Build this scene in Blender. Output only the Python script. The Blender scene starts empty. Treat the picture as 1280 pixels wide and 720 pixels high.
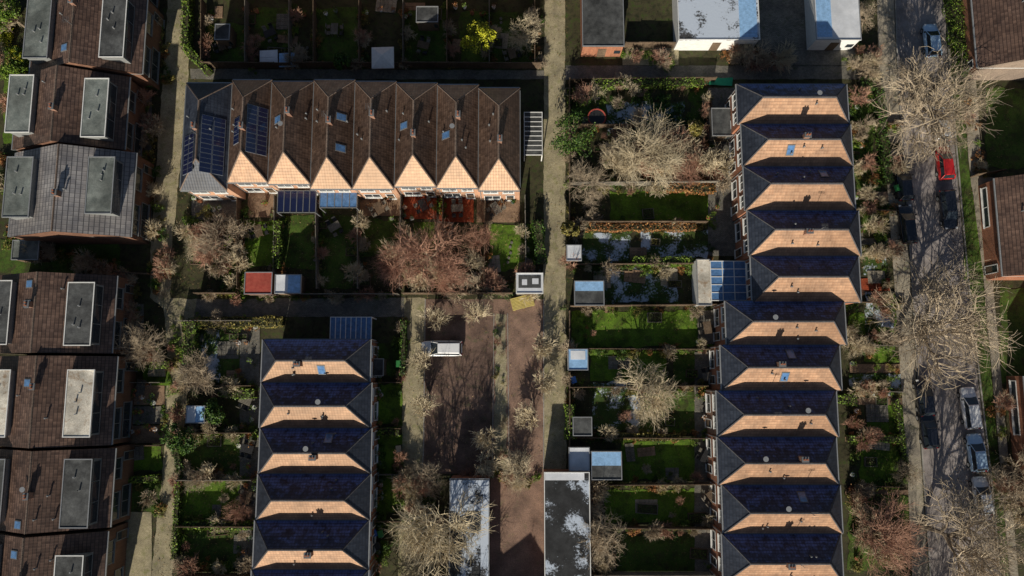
import bpy, math, random
from mathutils import Vector, Matrix
random.seed(7)
R=random
# ------------------------------------------------------------ survey frame
HC=80.0; TH=math.radians(7.0); F=870.0
CY=-HC*math.tan(TH); ct,st=math.cos(TH),math.sin(TH)
def P(x,y,h=0.0):
    u=(x-640)/F; v=-(y-360)/F
    t=(HC-h)/(ct-v*st)
    return (u*t, CY+t*(v*ct+st))
scene=bpy.context.scene
# ------------------------------------------------------------ materials
def nodes(name):
    m=bpy.data.materials.new(name); m.use_nodes=True
    nt=m.node_tree; b=nt.nodes['Principled BSDF']
    return m,nt,b
def N(nt,t,**k):
    n=nt.nodes.new(t)
    for a,v in k.items(): setattr(n,a,v)
    return n
def math_(nt,op,a,b=None):
    n=N(nt,'ShaderNodeMath',operation=op)
    for i,s in enumerate((a,b)):
        if s is None: continue
        if isinstance(s,(int,float)): n.inputs[i].default_value=s
        else: nt.links.new(s,n.inputs[i])
    return n.outputs[0]
def noise(nt,vec,scale,detail=5,rough=.6):
    n=N(nt,'ShaderNodeTexNoise'); n.inputs['Scale'].default_value=scale
    n.inputs['Detail'].default_value=detail; n.inputs['Roughness'].default_value=rough
    nt.links.new(vec,n.inputs['Vector']); return n.outputs[0]
def ramp(nt,fac,stops):
    r=N(nt,'ShaderNodeValToRGB'); nt.links.new(fac,r.inputs[0])
    e=r.color_ramp.elements
    while len(e)<len(stops): e.new(.5)
    for i,(p,c) in enumerate(stops):
        e[i].position=p; e[i].color=(c[0],c[1],c[2],1)
    return r.outputs[0]
def mix(nt,fac,a,b,mode='MIX'):
    n=N(nt,'ShaderNodeMix',data_type='RGBA',blend_type=mode)
    if isinstance(fac,(int,float)): n.inputs[0].default_value=fac
    else: nt.links.new(fac,n.inputs[0])
    for i,s in ((6,a),(7,b)):
        if isinstance(s,tuple): n.inputs[i].default_value=(s[0],s[1],s[2],1)
        else: nt.links.new(s,n.inputs[i])
    return n.outputs[2]
def pos(nt): return N(nt,'ShaderNodeNewGeometry').outputs['Position']
def bump(nt,b,h,s=.5,d=.05):
    n=N(nt,'ShaderNodeBump'); n.inputs['Strength'].default_value=s; n.inputs['Distance'].default_value=d
    nt.links.new(h,n.inputs['Height']); nt.links.new(n.outputs[0],b.inputs['Normal'])
def mat(name,c1,c2,scale=3.,rough=.85,spec=.3,bp=.4,big=.35,c3=None,snow=0,metal=0,fine=0,mud=0):
    m,nt,b=nodes(name); p=pos(nt)
    n1=noise(nt,p,scale)
    stops=[(.33,c1),(.66,c2)]
    if c3: stops=[(.3,c1),(.5,c2),(.7,c3)]
    col=ramp(nt,n1,stops)
    if mud:
        nm=noise(nt,p,.75,6,.7)
        col=mix(nt,ramp(nt,nm,[(.50,(0,0,0)),(.62,(mud,mud,mud))]),col,(.060,.055,.022))
    n2=noise(nt,p,.35,4)
    dk=ramp(nt,n2,[(.35,(1-big,)*3),(.65,(1+big*.3,)*3)])
    col=mix(nt,1.,col,dk,'MULTIPLY')
    if fine:
        n3=noise(nt,p,14,3,.8)
        col=mix(nt,1.,col,ramp(nt,n3,[(.35,(1-fine,)*3),(.65,(1+fine*.7,)*3)]),'MULTIPLY')
    if snow:
        a=noise(nt,p,.45,3,.5); bb=noise(nt,p,4,6,.8)
        s=math_(nt,'ADD',math_(nt,'MULTIPLY',a,.65),math_(nt,'MULTIPLY',bb,.5))
        th=.70-snow*.25
        msk=ramp(nt,s,[(th,(0,0,0)),(th+.05,(.9,.9,.9))])
        col=mix(nt,msk,col,(.60,.68,.80))
    nt.links.new(col,b.inputs['Base Color'])
    b.inputs['Roughness'].default_value=rough; b.inputs['Specular IOR Level'].default_value=spec
    b.inputs['Metallic'].default_value=metal
    if bp: bump(nt,b,noise(nt,p,scale*4,4),bp,.04)
    return m
def leafmat(name,c1,c2,c3):
    m,nt,b=nodes(name); g=N(nt,'ShaderNodeNewGeometry')
    col=ramp(nt,g.outputs['Random Per Island'],[(0.05,c1),(.5,c2),(.95,c3)])
    n=noise(nt,g.outputs['Position'],1.3,3)
    col=mix(nt,1.,col,ramp(nt,n,[(.35,(.5,.5,.5)),(.65,(1.25,1.2,1.1))]),'MULTIPLY')
    nt.links.new(col,b.inputs['Base Color']); b.inputs['Roughness'].default_value=.55
    b.inputs['Specular IOR Level'].default_value=.3
    return m
def tilemat(name,c1,c2,joint,rough=.5,spec=.5,tu=.30,tv=.36,moss=.3,tint=(1,1,1),js=.6,frost=None):
    m,nt,b=nodes(name)
    uv=N(nt,'ShaderNodeUVMap').outputs[0]; sp=N(nt,'ShaderNodeSeparateXYZ'); nt.links.new(uv,sp.inputs[0])
    u=math_(nt,'DIVIDE',sp.outputs[0],tu); v=math_(nt,'DIVIDE',sp.outputs[1],tv)
    fu=math_(nt,'FRACT',u); fv=math_(nt,'FRACT',v)
    cx=N(nt,'ShaderNodeCombineXYZ'); nt.links.new(math_(nt,'FLOOR',u),cx.inputs[0]); nt.links.new(math_(nt,'FLOOR',v),cx.inputs[1])
    wn=N(nt,'ShaderNodeTexWhiteNoise',noise_dimensions='3D')
    p=pos(nt); nt.links.new(cx.outputs[0],wn.inputs[0])
    col=ramp(nt,wn.outputs[0],[(0,c1),(1,c2)])
    n2=noise(nt,p,.8,5); col=mix(nt,1.,col,ramp(nt,n2,[(.35,(1-moss,1-moss,1-moss)),(.65,(1.15,1.12,1.05))]),'MULTIPLY')
    n4=noise(nt,p,.12,2); col=mix(nt,1.,col,ramp(nt,n4,[(.4,(.78,.76,.75)),(.6,(1.15,1.15,1.15))]),'MULTIPLY')
    if frost:
        nf=noise(nt,p,1.6,5,.7)
        k=math_(nt,'ADD',nf,math_(nt,'MULTIPLY',sp.outputs[1],-.09))
        col=mix(nt,ramp(nt,k,[(.30,(0,0,0)),(.52,(.8,.8,.8))]),col,frost)
    jm=math_(nt,'MAXIMUM',math_(nt,'LESS_THAN',fv,.18),math_(nt,'MULTIPLY',math_(nt,'LESS_THAN',fu,.16),.6))
    col=mix(nt,math_(nt,'MULTIPLY',jm,js),col,joint)
    nt.links.new(col,b.inputs['Base Color']); b.inputs['Roughness'].default_value=rough
    b.inputs['Specular IOR Level'].default_value=spec
    b.inputs['Specular Tint'].default_value=(*tint,1)
    wv=math_(nt,'SINE',math_(nt,'MULTIPLY',u,6.283))
    h=math_(nt,'ADD',math_(nt,'MULTIPLY',wv,.35),fv)
    bump(nt,b,h,.25,.03)
    return m
def brickmat(name,c1,c2,mortar,sc=1.,moss=None,rough=.85,big=.4,ang=0,mossamt=.5):
    m,nt,b=nodes(name); p=pos(nt)
    mp=N(nt,'ShaderNodeMapping'); mp.inputs['Rotation'].default_value=(0,0,ang); nt.links.new(p,mp.inputs[0])
    br=N(nt,'ShaderNodeTexBrick'); nt.links.new(mp.outputs[0],br.inputs['Vector'])
    br.inputs['Color1'].default_value=(*c1,1); br.inputs['Color2'].default_value=(*c2,1); br.inputs['Mortar'].default_value=(*mortar,1)
    br.inputs['Scale'].default_value=sc; br.inputs['Mortar Size'].default_value=.02; br.inputs['Bias'].default_value=0
    n2=noise(nt,p,.5,6,.65); col=mix(nt,1.,br.outputs[0],ramp(nt,n2,[(.33,(1-big,)*3),(.67,(1.2,1.18,1.12))]),'MULTIPLY')
    n3=noise(nt,p,9,3,.8); col=mix(nt,1.,col,ramp(nt,n3,[(.35,(.72,.72,.72)),(.65,(1.2,1.2,1.2))]),'MULTIPLY')
    if moss:
        a=noise(nt,p,1.1,6,.7); t=.62-mossamt*.2
        col=mix(nt,ramp(nt,a,[(t,(0,0,0)),(t+.15,(.85,.85,.85))]),col,moss)
    nt.links.new(col,b.inputs['Base Color']); b.inputs['Roughness'].default_value=rough; b.inputs['Specular IOR Level'].default_value=.25
    bump(nt,b,n3,.4,.02)
    return m
def plain(name,c,rough=.5,spec=.5,metal=0,coat=0,var=.15):
    m,nt,b=nodes(name); p=pos(nt)
    n=noise(nt,p,2.5,5,.7)
    col=mix(nt,1.,(c[0],c[1],c[2]),ramp(nt,n,[(.3,(1-var,)*3),(.7,(1.08,)*3)]),'MULTIPLY')
    nt.links.new(col,b.inputs['Base Color']); b.inputs['Roughness'].default_value=rough
    b.inputs['Specular IOR Level'].default_value=spec; b.inputs['Metallic'].default_value=metal
    b.inputs['Coat Weight'].default_value=coat; b.inputs['Coat Roughness'].default_value=.05
    return m

m_ground=mat('ground_soil',(.022,.032,.010),(.075,.066,.034),1.6,c3=(.055,.09,.017),fine=.5)
m_lawn=mat('lawn_grass',(.065,.145,.010),(.14,.25,.02),2.2,c3=(.10,.19,.016),fine=.5,big=.5,mud=.5)
m_lawnd=mat('lawn_mossy',(.04,.09,.012),(.085,.15,.02),2.2,c3=(.075,.09,.022),fine=.5,big=.5,mud=.8)
m_lawns=mat('lawn_frosty',(.045,.09,.014),(.08,.13,.026),2.2,fine=.5,snow=.47,mud=.7)
m_path=brickmat('path_paving',(.41,.355,.235),(.50,.44,.30),(.20,.185,.12),2.4,moss=(.21,.215,.08),mossamt=.45)
m_court=brickmat('court_paving',(.38,.24,.18),(.32,.205,.165),(.16,.13,.10),3,moss=(.19,.175,.09),mossamt=.25,big=.45)
m_courtd=brickmat('court_paving_shaded',(.22,.14,.115),(.28,.18,.145),(.10,.085,.065),3,moss=(.095,.10,.05),mossamt=.35,big=.6)  # shadow on the court's west half painted in as darker paving
m_asph=mat('street_paving',(.31,.275,.265),(.42,.375,.355),1.6,fine=.3,big=.4,spec=.2)
m_walk=brickmat('sidewalk_paving',(.38,.335,.28),(.46,.415,.34),(.20,.185,.13),3.2,moss=(.17,.175,.08),mossamt=.35)
m_kerb=mat('kerb_concrete',(.34,.32,.29),(.43,.41,.37),4)
m_patio=brickmat('patio_slabs',(.18,.175,.16),(.27,.25,.22),(.06,.06,.05),2,moss=(.07,.085,.035),mossamt=.3)
m_patior=brickmat('patio_red',(.48,.09,.035),(.38,.075,.03),(.15,.05,.03),4)
m_patiob=brickmat('patio_brown',(.32,.21,.145),(.40,.27,.18),(.12,.09,.06),3)
m_tileA=tilemat('roof_tile_brown',(.075,.047,.036),(.15,.098,.076),(.018,.013,.012),rough=.45,spec=.6,tint=(1,.82,.66))
m_tileB=tilemat('roof_tile_sunlit',(.36,.205,.13),(.47,.285,.185),(.12,.072,.048),rough=.48,spec=.8,tint=(1,.78,.58))  # warm sunlit brightness of sun-facing slopes painted into the tile colour
m_tileF=tilemat('roof_tile_frost_shaded',(.022,.030,.066),(.048,.062,.135),(.010,.012,.026),rough=.55,spec=.35,frost=(.11,.19,.50),js=.8)  # north slopes: shade and sky blue painted into the tile colour, with frost
m_tileS=tilemat('roof_tile_slate_shade',(.026,.034,.055),(.048,.06,.09),(.012,.012,.018),rough=.5)  # one slate roof; also painted shade on the hips of east-west rows
m_tileG=tilemat('roof_tile_grey',(.28,.27,.285),(.38,.37,.38),(.06,.06,.065),rough=.45,tu=.5,tv=.5,js=.9)
m_tileL=tilemat('roof_tile_dark',(.10,.063,.052),(.20,.13,.105),(.025,.018,.016),rough=.48,tint=(1,.88,.78),js=.85)
m_brick=brickmat('wall_brick',(.50,.27,.17),(.56,.33,.22),(.4,.34,.27),4.5,big=.2)
m_brickr=brickmat('wall_brick_red',(.33,.13,.075),(.39,.17,.10),(.28,.22,.18),4.5,big=.2)
m_brickd=brickmat('wall_brick_brown',(.17,.085,.058),(.22,.115,.075),(.14,.115,.09),4.5,big=.3)
m_white=plain('white_paint',(.78,.78,.76),.5,.4)
m_framed=plain('window_frame_grey',(.22,.23,.23),.5,.4)
m_glass=plain('window_glass',(.03,.04,.05),.08,.8)
m_felt=mat('roof_felt',(.06,.063,.065),(.125,.13,.13),1.5,fine=.25,big=.5)
m_feltg=mat('roof_felt_grey',(.16,.185,.175),(.26,.285,.265),1.5,fine=.25,big=.5)
m_felts=mat('roof_felt_snow',(.025,.026,.028),(.05,.052,.055),1.2,fine=.25,snow=.30)
m_feltS=mat('roof_felt_snow_heavy',(.05,.052,.055),(.09,.092,.095),1.2,fine=.25,snow=.82)
m_feltw=mat('roof_gravel_pale',(.66,.60,.50),(.82,.77,.67),1.5,fine=.3,big=.45,c3=(.48,.34,.22))
m_snow=mat('snow_cover',(.68,.71,.76),(.8,.82,.86),1.,rough=.6,fine=.08,big=.2,bp=.15)
m_blue=plain('pale_blue_sheet',(.34,.58,.90),.35,.5,var=.35)
m_blue2=plain('blue_glazing',(.12,.26,.52),.15,.7,var=.5)
m_redr=mat('shed_roof_red',(.36,.06,.045),(.46,.10,.07),3)
m_wood=mat('fence_wood',(.11,.078,.052),(.20,.14,.092),5)
m_woodg=mat('weathered_wood',(.16,.145,.12),(.26,.235,.195),5)
m_woody=mat('fresh_timber',(.55,.44,.12),(.68,.56,.2),5)
m_bark=mat('bark',(.24,.185,.13),(.37,.295,.215),4)
m_twigp=mat('twig_pale',(.56,.47,.31),(.72,.62,.44),3,bp=0)
m_twig=mat('twig_brown',(.40,.32,.225),(.57,.47,.34),3,bp=0)
m_twigr=mat('twig_red',(.38,.20,.145),(.53,.32,.22),3,bp=0)
m_lead=plain('lead_flashing',(.16,.17,.18),.5,.4)
m_alu=plain('gutter_zinc',(.40,.41,.42),.4,.5,.4)
m_ridge=mat('ridge_tile',(.16,.12,.10),(.25,.185,.145),5)
m_ridged=mat('ridge_tile_dark',(.07,.07,.08),(.12,.115,.12),5)
m_chim=mat('chimney_brick',(.24,.13,.095),(.34,.20,.14),6)
m_pv=plain('solar_cell',(.012,.018,.06),.12,.9)
m_pvf=plain('solar_frame',(.30,.33,.38),.4,.5,.5)
m_rub=plain('tyre_rubber',(.02,.02,.02),.8,.2)
m_plast=plain('dark_plastic',(.03,.03,.032),.5,.4)
m_terr=plain('terracotta',(.35,.13,.07),.7,.3)
m_green=plain('green_tarp',(.03,.38,.20),.5,.4)
L_dark=leafmat('leaf_evergreen',(.02,.06,.012),(.055,.13,.02),(.12,.21,.035))
L_mid=leafmat('leaf_green',(.055,.12,.015),(.13,.23,.028),(.24,.34,.05))
L_yel=leafmat('leaf_yellow_green',(.24,.28,.02),(.46,.50,.03),(.66,.66,.06))
L_olive=leafmat('leaf_olive',(.10,.10,.025),(.22,.20,.05),(.37,.31,.10))
L_rust=leafmat('leaf_rust',(.17,.06,.025),(.35,.15,.05),(.50,.28,.11))
L_lit=leafmat('leaf_litter',(.12,.06,.025),(.22,.14,.06),(.36,.27,.14))
# ------------------------------------------------------------ mesh builder
class MB:
    def __init__(s): s.v=[];s.f=[];s.m=[];s.uv=[]
    def face(s,pts,m=0,uv=None):
        i=len(s.v); s.v+= [tuple(p) for p in pts]; s.f.append(tuple(range(i,i+len(pts)))); s.m.append(m)
        s.uv.append(uv if uv else [(p[0],p[1]) for p in pts])
    def box(s,x0,y0,z0,x1,y1,z1,m=0,sk=None):
        c=[(x0,y0,z0),(x1,y0,z0),(x1,y1,z0),(x0,y1,z0),(x0,y0,z1),(x1,y0,z1),(x1,y1,z1),(x0,y1,z1)]
        s.hexa(c,m)
    def hexa(s,c,m=0):
        i=len(s.v); s.v+=[tuple(p) for p in c]
        for q in ((3,2,1,0),(4,5,6,7),(0,1,5,4),(1,2,6,5),(2,3,7,6),(3,0,4,7)):
            s.f.append(tuple(i+k for k in q)); s.m.append(m); s.uv.append([(c[k][0],c[k][1]) for k in q])
    def obox(s,o,a,b,c,m=0):
        o=Vector(o);a=Vector(a);b=Vector(b);c=Vector(c)
        s.hexa([o,o+a,o+a+b,o+b,o+c,o+a+c,o+a+b+c,o+b+c],m)
    def cyl(s,x,y,z0,z1,r0,r1=None,n=10,m=0):
        r1=r0 if r1 is None else r1
        b=[(x+r0*math.cos(6.2832*k/n),y+r0*math.sin(6.2832*k/n),z0) for k in range(n)]
        t=[(x+r1*math.cos(6.2832*k/n),y+r1*math.sin(6.2832*k/n),z1) for k in range(n)]
        for k in range(n): s.face([b[k],b[(k+1)%n],t[(k+1)%n],t[k]],m)
        s.face(t,m); s.face(b[::-1],m)
    def tube(s,p,q,r0,r1,n=3,m=0):
        p=Vector(p);q=Vector(q);d=(q-p)
        if d.length<1e-5: return
        a=d.orthogonal().normalized(); b=d.normalized().cross(a)
        i=len(s.v)
        for k in range(n):
            t=6.2832*k/n; o=a*math.cos(t)+b*math.sin(t)
            s.v.append(tuple(p+o*r0)); s.v.append(tuple(q+o*r1))
        for k in range(n):
            k2=(k+1)%n
            s.f.append((i+2*k,i+2*k2,i+2*k2+1,i+2*k+1)); s.m.append(m); s.uv.append([(0,0)]*4)
    def leaf(s,c,size,nrm=None,m=0):
        n=Vector((R.gauss(0,1),R.gauss(0,1),R.gauss(0,1)+.3)) if nrm is None else Vector(nrm)+Vector((R.gauss(0,.6),R.gauss(0,.6),R.gauss(0,.6)))
        if n.length<1e-4: n=Vector((0,0,1))
        n.normalize(); a=n.orthogonal().normalized(); b=n.cross(a); t=R.random()*6.28
        u=(a*math.cos(t)+b*math.sin(t))*size; w=n.cross(u)*.6
        c=Vector(c); s.face([c-u,c-w,c+u,c+w],m)
    def mesh(s,name,mats,uvs=True):
        me=bpy.data.meshes.new(name); me.from_pydata(s.v,[],s.f)
        for m in mats: me.materials.append(m)
        me.polygons.foreach_set('material_index',s.m)
        if uvs:
            ul=me.uv_layers.new(name='UVMap'); flat=[]
            for q in s.uv:
                for t in q: flat+= [t[0],t[1]]
            ul.data.foreach_set('uv',flat)
        me.update(); return me
    def obj(s,name,mats,parent=None,loc=(0,0,0),rot=0,uvs=True):
        return inst(s.mesh(name,mats,uvs),name,loc,rot,parent=parent)
def inst(me,name,loc=(0,0,0),rot=0,scale=1,parent=None,mat_=None):
    o=bpy.data.objects.new(name,me); scene.collection.objects.link(o)
    o.location=loc; o.rotation_euler=(0,0,rot)
    o.scale=(scale,)*3 if isinstance(scale,(int,float)) else scale
    if parent: o.parent=parent
    if mat_:
        for sl,mm in zip(o.material_slots,mat_ if isinstance(mat_,(list,tuple)) else [mat_]):
            sl.link='OBJECT'; sl.material=mm
    return o
def empty(name,loc,rot=0):
    e=bpy.data.objects.new(name,None); scene.collection.objects.link(e); e.location=loc; e.rotation_euler=(0,0,rot); e.empty_display_size=.5
    return e
# ------------------------------------------------------------ ground sheets
mb=MB(); mb.face([(-1500,-1500,0),(1500,-1500,0),(1500,1500,0),(-1500,1500,0)]); mb.obj('ground',[m_ground])
def sheet(name,pts,z,m,rag=0):
    out=[]
    w=[P(*p) for p in pts]
    for i in range(len(w)):
        a=Vector(w[i]);b=Vector(w[(i+1)%len(w)]); n=max(1,int((b-a).length/.6)) if rag else 1
        for k in range(n):
            q=a+(b-a)*(k/n)
            if rag: q=q+Vector((R.uniform(-rag,rag),R.uniform(-rag,rag)))
            out.append((q.x,q.y,z))
    mb=MB(); mb.face(out); me=mb.mesh(name,[m]); 
    o=inst(me,name)
    if me.polygons[0].normal.z<0: me.flip_normals()
    return o
def rect(name,x0,y0,x1,y1,z,m,rag=0): return sheet(name,[(x0,y0),(x1,y0),(x1,y1),(x0,y1)],z,m,rag)
sheet('path',[(214,-60),(240,-60),(236,85),(226,200),(216,300),(213,372),(246,374),(243,396),(236,470),(224,600),(216,720),(213,790),(180,790),(191,700),(206,560),(209,440),(205,385),(188,372),(189,300),(196,200),(204,90)],.012,m_path,.08)
sheet('path',[(681,-60),(706,-60),(707,360),(708,590),(680,590),(679,360)],.012,m_path,.06)
sheet('path',[(246,374),(505,372),(505,396),(243,396)],.016,m_patio,.05)
sheet('path',[(505,372),(531,372),(529,560),(524,790),(496,790),(502,560)],.012,m_path,.08)
sheet('courtyard',[(617,374),(679,374),(680,590),(680,790),(612,790),(613,598)],.008,m_court,.0)
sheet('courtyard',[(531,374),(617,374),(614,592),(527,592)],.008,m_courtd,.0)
sheet('path',[(238,86),(680,88),(680,99),(238,99)],.012,m_patio,.05)
sheet('path',[(707,82),(1095,82),(1095,99),(707,99)],.012,m_patio,.05)
sheet('planting_strip',[(620,392),(632,392),(634,592),(618,592)],.016,m_path,.15)
# street
sheet('street',[(1117,-60),(1178,-60),(1185,90),(1208,350),(1237,600),(1254,790),(1168,790),(1155,600),(1140,350),(1122,90)],.010,m_asph)
sheet('sidewalk',[(1094,-60),(1115,-60),(1120,90),(1137,350),(1152,600),(1165,790),(1143,790),(1134,600),(1117,350),(1098,90)],.11,m_walk)
sheet('sidewalk',[(1196,-60),(1208,-60),(1226,200),(1240,350),(1262,600),(1278,790),(1268,790),(1251,600),(1229,350),(1210,200)],.11,m_walk)
sheet('grass_verge',[(1180,-60),(1195,-60),(1209,200),(1228,350),(1250,600),(1267,790),(1256,790),(1239,600),(1210,350),(1187,90)],.10,m_lawnd,.05)
def kerb(pts,w=.15,h=.12):
    mb=MB()
    for a,b in zip(pts,pts[1:]):
        A=Vector((*P(*a),0));B=Vector((*P(*b),0)); d=(B-A); n=Vector((-d.y,d.x,0)).normalized()*w
        L=d.length;k=int(L/1.0)
        for i in range(k):
            p=A+d*(i/k); mb.obox(p,d/k*.985,n,(0,0,h),0)
    mb.obj('kerb',[m_kerb])
kerb([(1116,-60),(1121,90),(1138.5,350),(1153.5,600),(1166.5,790)],.15,.125)
kerb([(1179,-60),(1186,90),(1209,350),(1238,600),(1255,790)],.15,.125)
kerb([(531,374),(529,560),(527,592)],.1,.05); kerb([(679,374),(679,590)],.1,.05)
kerb([(617,392),(615,592)],.08,.05); kerb([(634,392),(636,592)],.08,.05)
# ------------------------------------------------------------ houses
def house(cx,cy,L,W,he,hr,inset,rot,tile,wall,seed=0,ends=True,sides=False,chim=1,feat=(),oh=.3,name='row_house',hipmat=None,shade=None,frame=None,ridge=None):
    """local x = ridge direction. ends: facades on +-x; sides: facades on +-y"""
    rr=random.Random(seed); e=empty(name,(cx,cy,0),rot)
    hx=L/2; hy=W/2
    w=MB(); wi=.02
    ix=hx if inset>0 else hx-.01
    w.box(-ix,-hy+wi,0,ix,hy-wi,he-.16,0)
    if inset<=0:
        for s in (-1,1):
            x=s*(hx-.01); 
            pts=[(x,-hy+wi,he-.16),(x,hy-wi,he-.16),(x,0,hr-.1)]
            w.face(pts if s>0 else pts[::-1],0)
    w.obj('walls',[wall],e)
    r=MB(); ox=oh if ends else 0.0; oy=oh if sides else 0.0
    X=hx+ox; Y=hy+oy; sl=(hr-he)/hy; ez=he-oy*sl
    rx=hx-inset if inset>0 else X
    for s in (-1,1):
        a=[(-X,s*Y,ez),(X,s*Y,ez),(rx,0,hr),(-rx,0,hr)]
        ln=math.hypot(Y,hr-ez); uv=[(-X,0),(X,0),(rx,ln),(-rx,ln)]
        if s>0: a=a[::-1];uv=uv[::-1]
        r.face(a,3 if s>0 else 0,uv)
        if inset>0:
            a=[(s*X,-Y,ez),(s*X,Y,ez),(s*rx,0,hr)]; ln=math.hypot(X-rx,hr-ez); uv=[(-Y,0),(Y,0),(0,ln)]
            if s<0: a=a[::-1];uv=uv[::-1]
            r.face(a,1,uv)
    for a,b in (((-X,-Y),(X,-Y)),((X,-Y),(X,Y)),((X,Y),(-X,Y)),((-X,Y),(-X,-Y))):
        r.face([(a[0],a[1],ez-.15),(b[0],b[1],ez-.15),(b[0],b[1],ez),(a[0],a[1],ez)],2)
    r.face([(-X,Y,ez-.15),(X,Y,ez-.15),(X,-Y,ez-.15),(-X,-Y,ez-.15)],2)
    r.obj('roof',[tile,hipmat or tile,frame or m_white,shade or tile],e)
    t=MB(); n=max(3,int(2*rx/.4))
    for k in range(n):
        x0=-rx+2*rx*k/n; x1=x0+2*rx/n*.96
        t.hexa([(x0,-.13,hr-.08),(x1,-.13,hr-.08),(x1,.13,hr-.08),(x0,.13,hr-.08),(x0,-.05,hr+.07),(x1,-.05,hr+.07),(x1,.05,hr+.07),(x0,.05,hr+.07)],0)
    if inset>0:
        for sx in (-1,1):
            for sy in (-1,1): t.tube((sx*rx,0,hr),(sx*X,sy*Y,ez),.08,.08,5,0)
    t.obj('ridge_tiles',[ridge or m_ridge],e)
    g=MB()
    if ends:
        for s in (-1,1):
            x0=s*X; x1=s*(X+.12); g.box(min(x0,x1),-hy+.02,ez-.14,max(x0,x1),hy-.02,ez-.02,0)
            g.box(min(s*hx,s*(hx+.08)),hy-.2,0,max(s*hx,s*(hx+.08)),hy-.12,ez-.16,0)
    if sides:
        for s in (-1,1):
            y0=s*Y;y1=s*(Y+.12); g.box(-hx+.02,min(y0,y1),ez-.14,hx-.02,max(y0,y1),ez-.02,0)
    if not sides:
        for s in (-1,1): g.box(-hx,s*hy-.06,ez-.02,hx,s*hy+.06,ez+.035+.004*s,1)
    g.obj('gutter',[m_alu,m_lead],e)
    wd=MB()
    def win(o,al,nr,w_,h_,door=False):
        o=Vector(o);al=Vector(al);nr=Vector(nr);up=Vector((0,0,1)); f=.09
        wd.obox(o+nr*.005,al*w_,up*h_,nr*.03,1)
        for a,b,c in ((0,0,(w_,f)),(0,h_-f,(w_,f)),(0,0,(f,h_)),(w_-f,0,(f,h_))):
            wd.obox(o+al*a+up*b+nr*.008,al*c[0],up*c[1],nr*(.07 if c[0]>c[1] else .066),0)
        if w_>1.2: wd.obox(o+al*(w_*.5-.03)+nr*.008,al*.06,up*h_,nr*.06,0)
        wd.obox(o-al*.06-up*.08+nr*.003,al*(w_+.12),up*.07,nr*.16,0)
        if door: wd.obox(o+al*.1+up*.1+nr*.02,al*(w_-.2),up*(h_*.5),nr*.03,2)
    def facade(origin,al,nr,width):
        o=Vector(origin);al=Vector(al); z2=min(3.4,he-2.0)
        win(o+al*.5+Vector((0,0,.7)),al,nr,width*.42,1.5 if z2>2.3 else .9)
        win(o+al*(width-1.6)+Vector((0,0,.12)),al,nr,1.0,min(2.2,he-.5),True)
        if z2>2.3:
            win(o+al*.5+Vector((0,0,z2)),al,nr,width*.36,1.3)
            win(o+al*(width*.58)+Vector((0,0,z2)),al,nr,width*.28,1.3)
    if ends:
        facade((hx,-hy,0),(0,1,0),(1,0,0),W); facade((-hx,hy,0),(0,-1,0),(-1,0,0),W)
    if sides:
        facade((-hx,-hy+wi,0),(1,0,0),(0,-1,0),L); facade((hx,hy-wi,0),(-1,0,0),(0,1,0),L)
    wd.obj('windows',[frame or m_white,m_glass,m_wood],e)
    c=MB()
    def zat(y): return hr-abs(y)*sl
    if chim:
        x=rr.uniform(-.35,.5)*rx; y=rr.choice((-1,1))*rr.uniform(.0,.5)
        z=zat(y); c.box(x-.3,y-.22,z-.4,x+.3,y+.22,hr+.6,0); c.box(x-.36,y-.28,hr+.6,x+.36,y+.28,hr+.7,1)
        c.cyl(x-.14,y,hr+.7,hr+.95,.09,n=8,m=2); c.cyl(x+.14,y,hr+.7,hr+.95,.09,n=8,m=2)
    for k in range(3):
        x=rr.uniform(-.75,.75)*rx;y=rr.choice((-1,1))*rr.uniform(.6,hy*.8)
        c.cyl(x,y,zat(y)-.1,zat(y)+.4,.07,n=8,m=1); c.cyl(x,y,zat(y)+.4,zat(y)+.5,.12,.05,n=8,m=1)
    if rr.random()<.3:
        x=rr.uniform(-.6,.6)*rx; z=hr; c.cyl(x,0,z-.1,z+1.3,.025,n=5,m=1)
        for q in range(5): c.box(x-.35,-.35+q*.16,z+1.15,x+.35,-.33+q*.16,z+1.17,1)
    if rr.random()<.1:
        x=rr.uniform(-.6,.6)*rx; c.cyl(x,.5,zat(.5)-.1,zat(.5)+.5,.03,n=5,m=1); c.cyl(x,.42,zat(.5)+.45,zat(.5)+.55,.08,.28,n=14,m=3)
    c.obj('chimney',[m_chim,m_lead,m_terr,m_alu],e)
    def slope(mbx,a0,a1,d0,d1,s,th,m,dz=0):
        b=[(a0,s*d0,zat(d0)-.03+dz),(a1,s*d0,zat(d0)-.03+dz),(a1,s*d1,zat(d1)-.03+dz),(a0,s*d1,zat(d1)-.03+dz)]
        tt=[(p[0],p[1],p[2]+.03+th) for p in b]; mbx.hexa(b+tt,m)
    for ft in feat:
        k=ft[0]; q=MB()
        if k=='sky':
            _,a,d,s=ft; slope(q,a-.42,a+.42,d-.48,d+.48,s,.08,0); slope(q,a-.34,a+.34,d-.40,d+.40,s,.095,1); q.obj('roof_window',[m_lead,m_blue2],e)
        if k=='pv':
            _,a0,a1,d0,d1,s,na,nd=ft
            for i in range(na):
                for j in range(nd):
                    A0=a0+(a1-a0)*i/na;A1=a0+(a1-a0)*(i+1)/na-.05;D0=d0+(d1-d0)*j/nd;D1=d0+(d1-d0)*(j+1)/nd-.05
                    slope(q,A0,A1,D0,D1,s,.12,0); slope(q,A0+.03,A1-.03,D0+.03,D1-.03,s,.126,1)
                    slope(q,(A0+A1)/2-.012,(A0+A1)/2+.012,D0+.03,D1-.03,s,.130,0)
            q.obj('solar_panels',[m_pvf,m_pv],e)
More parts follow.
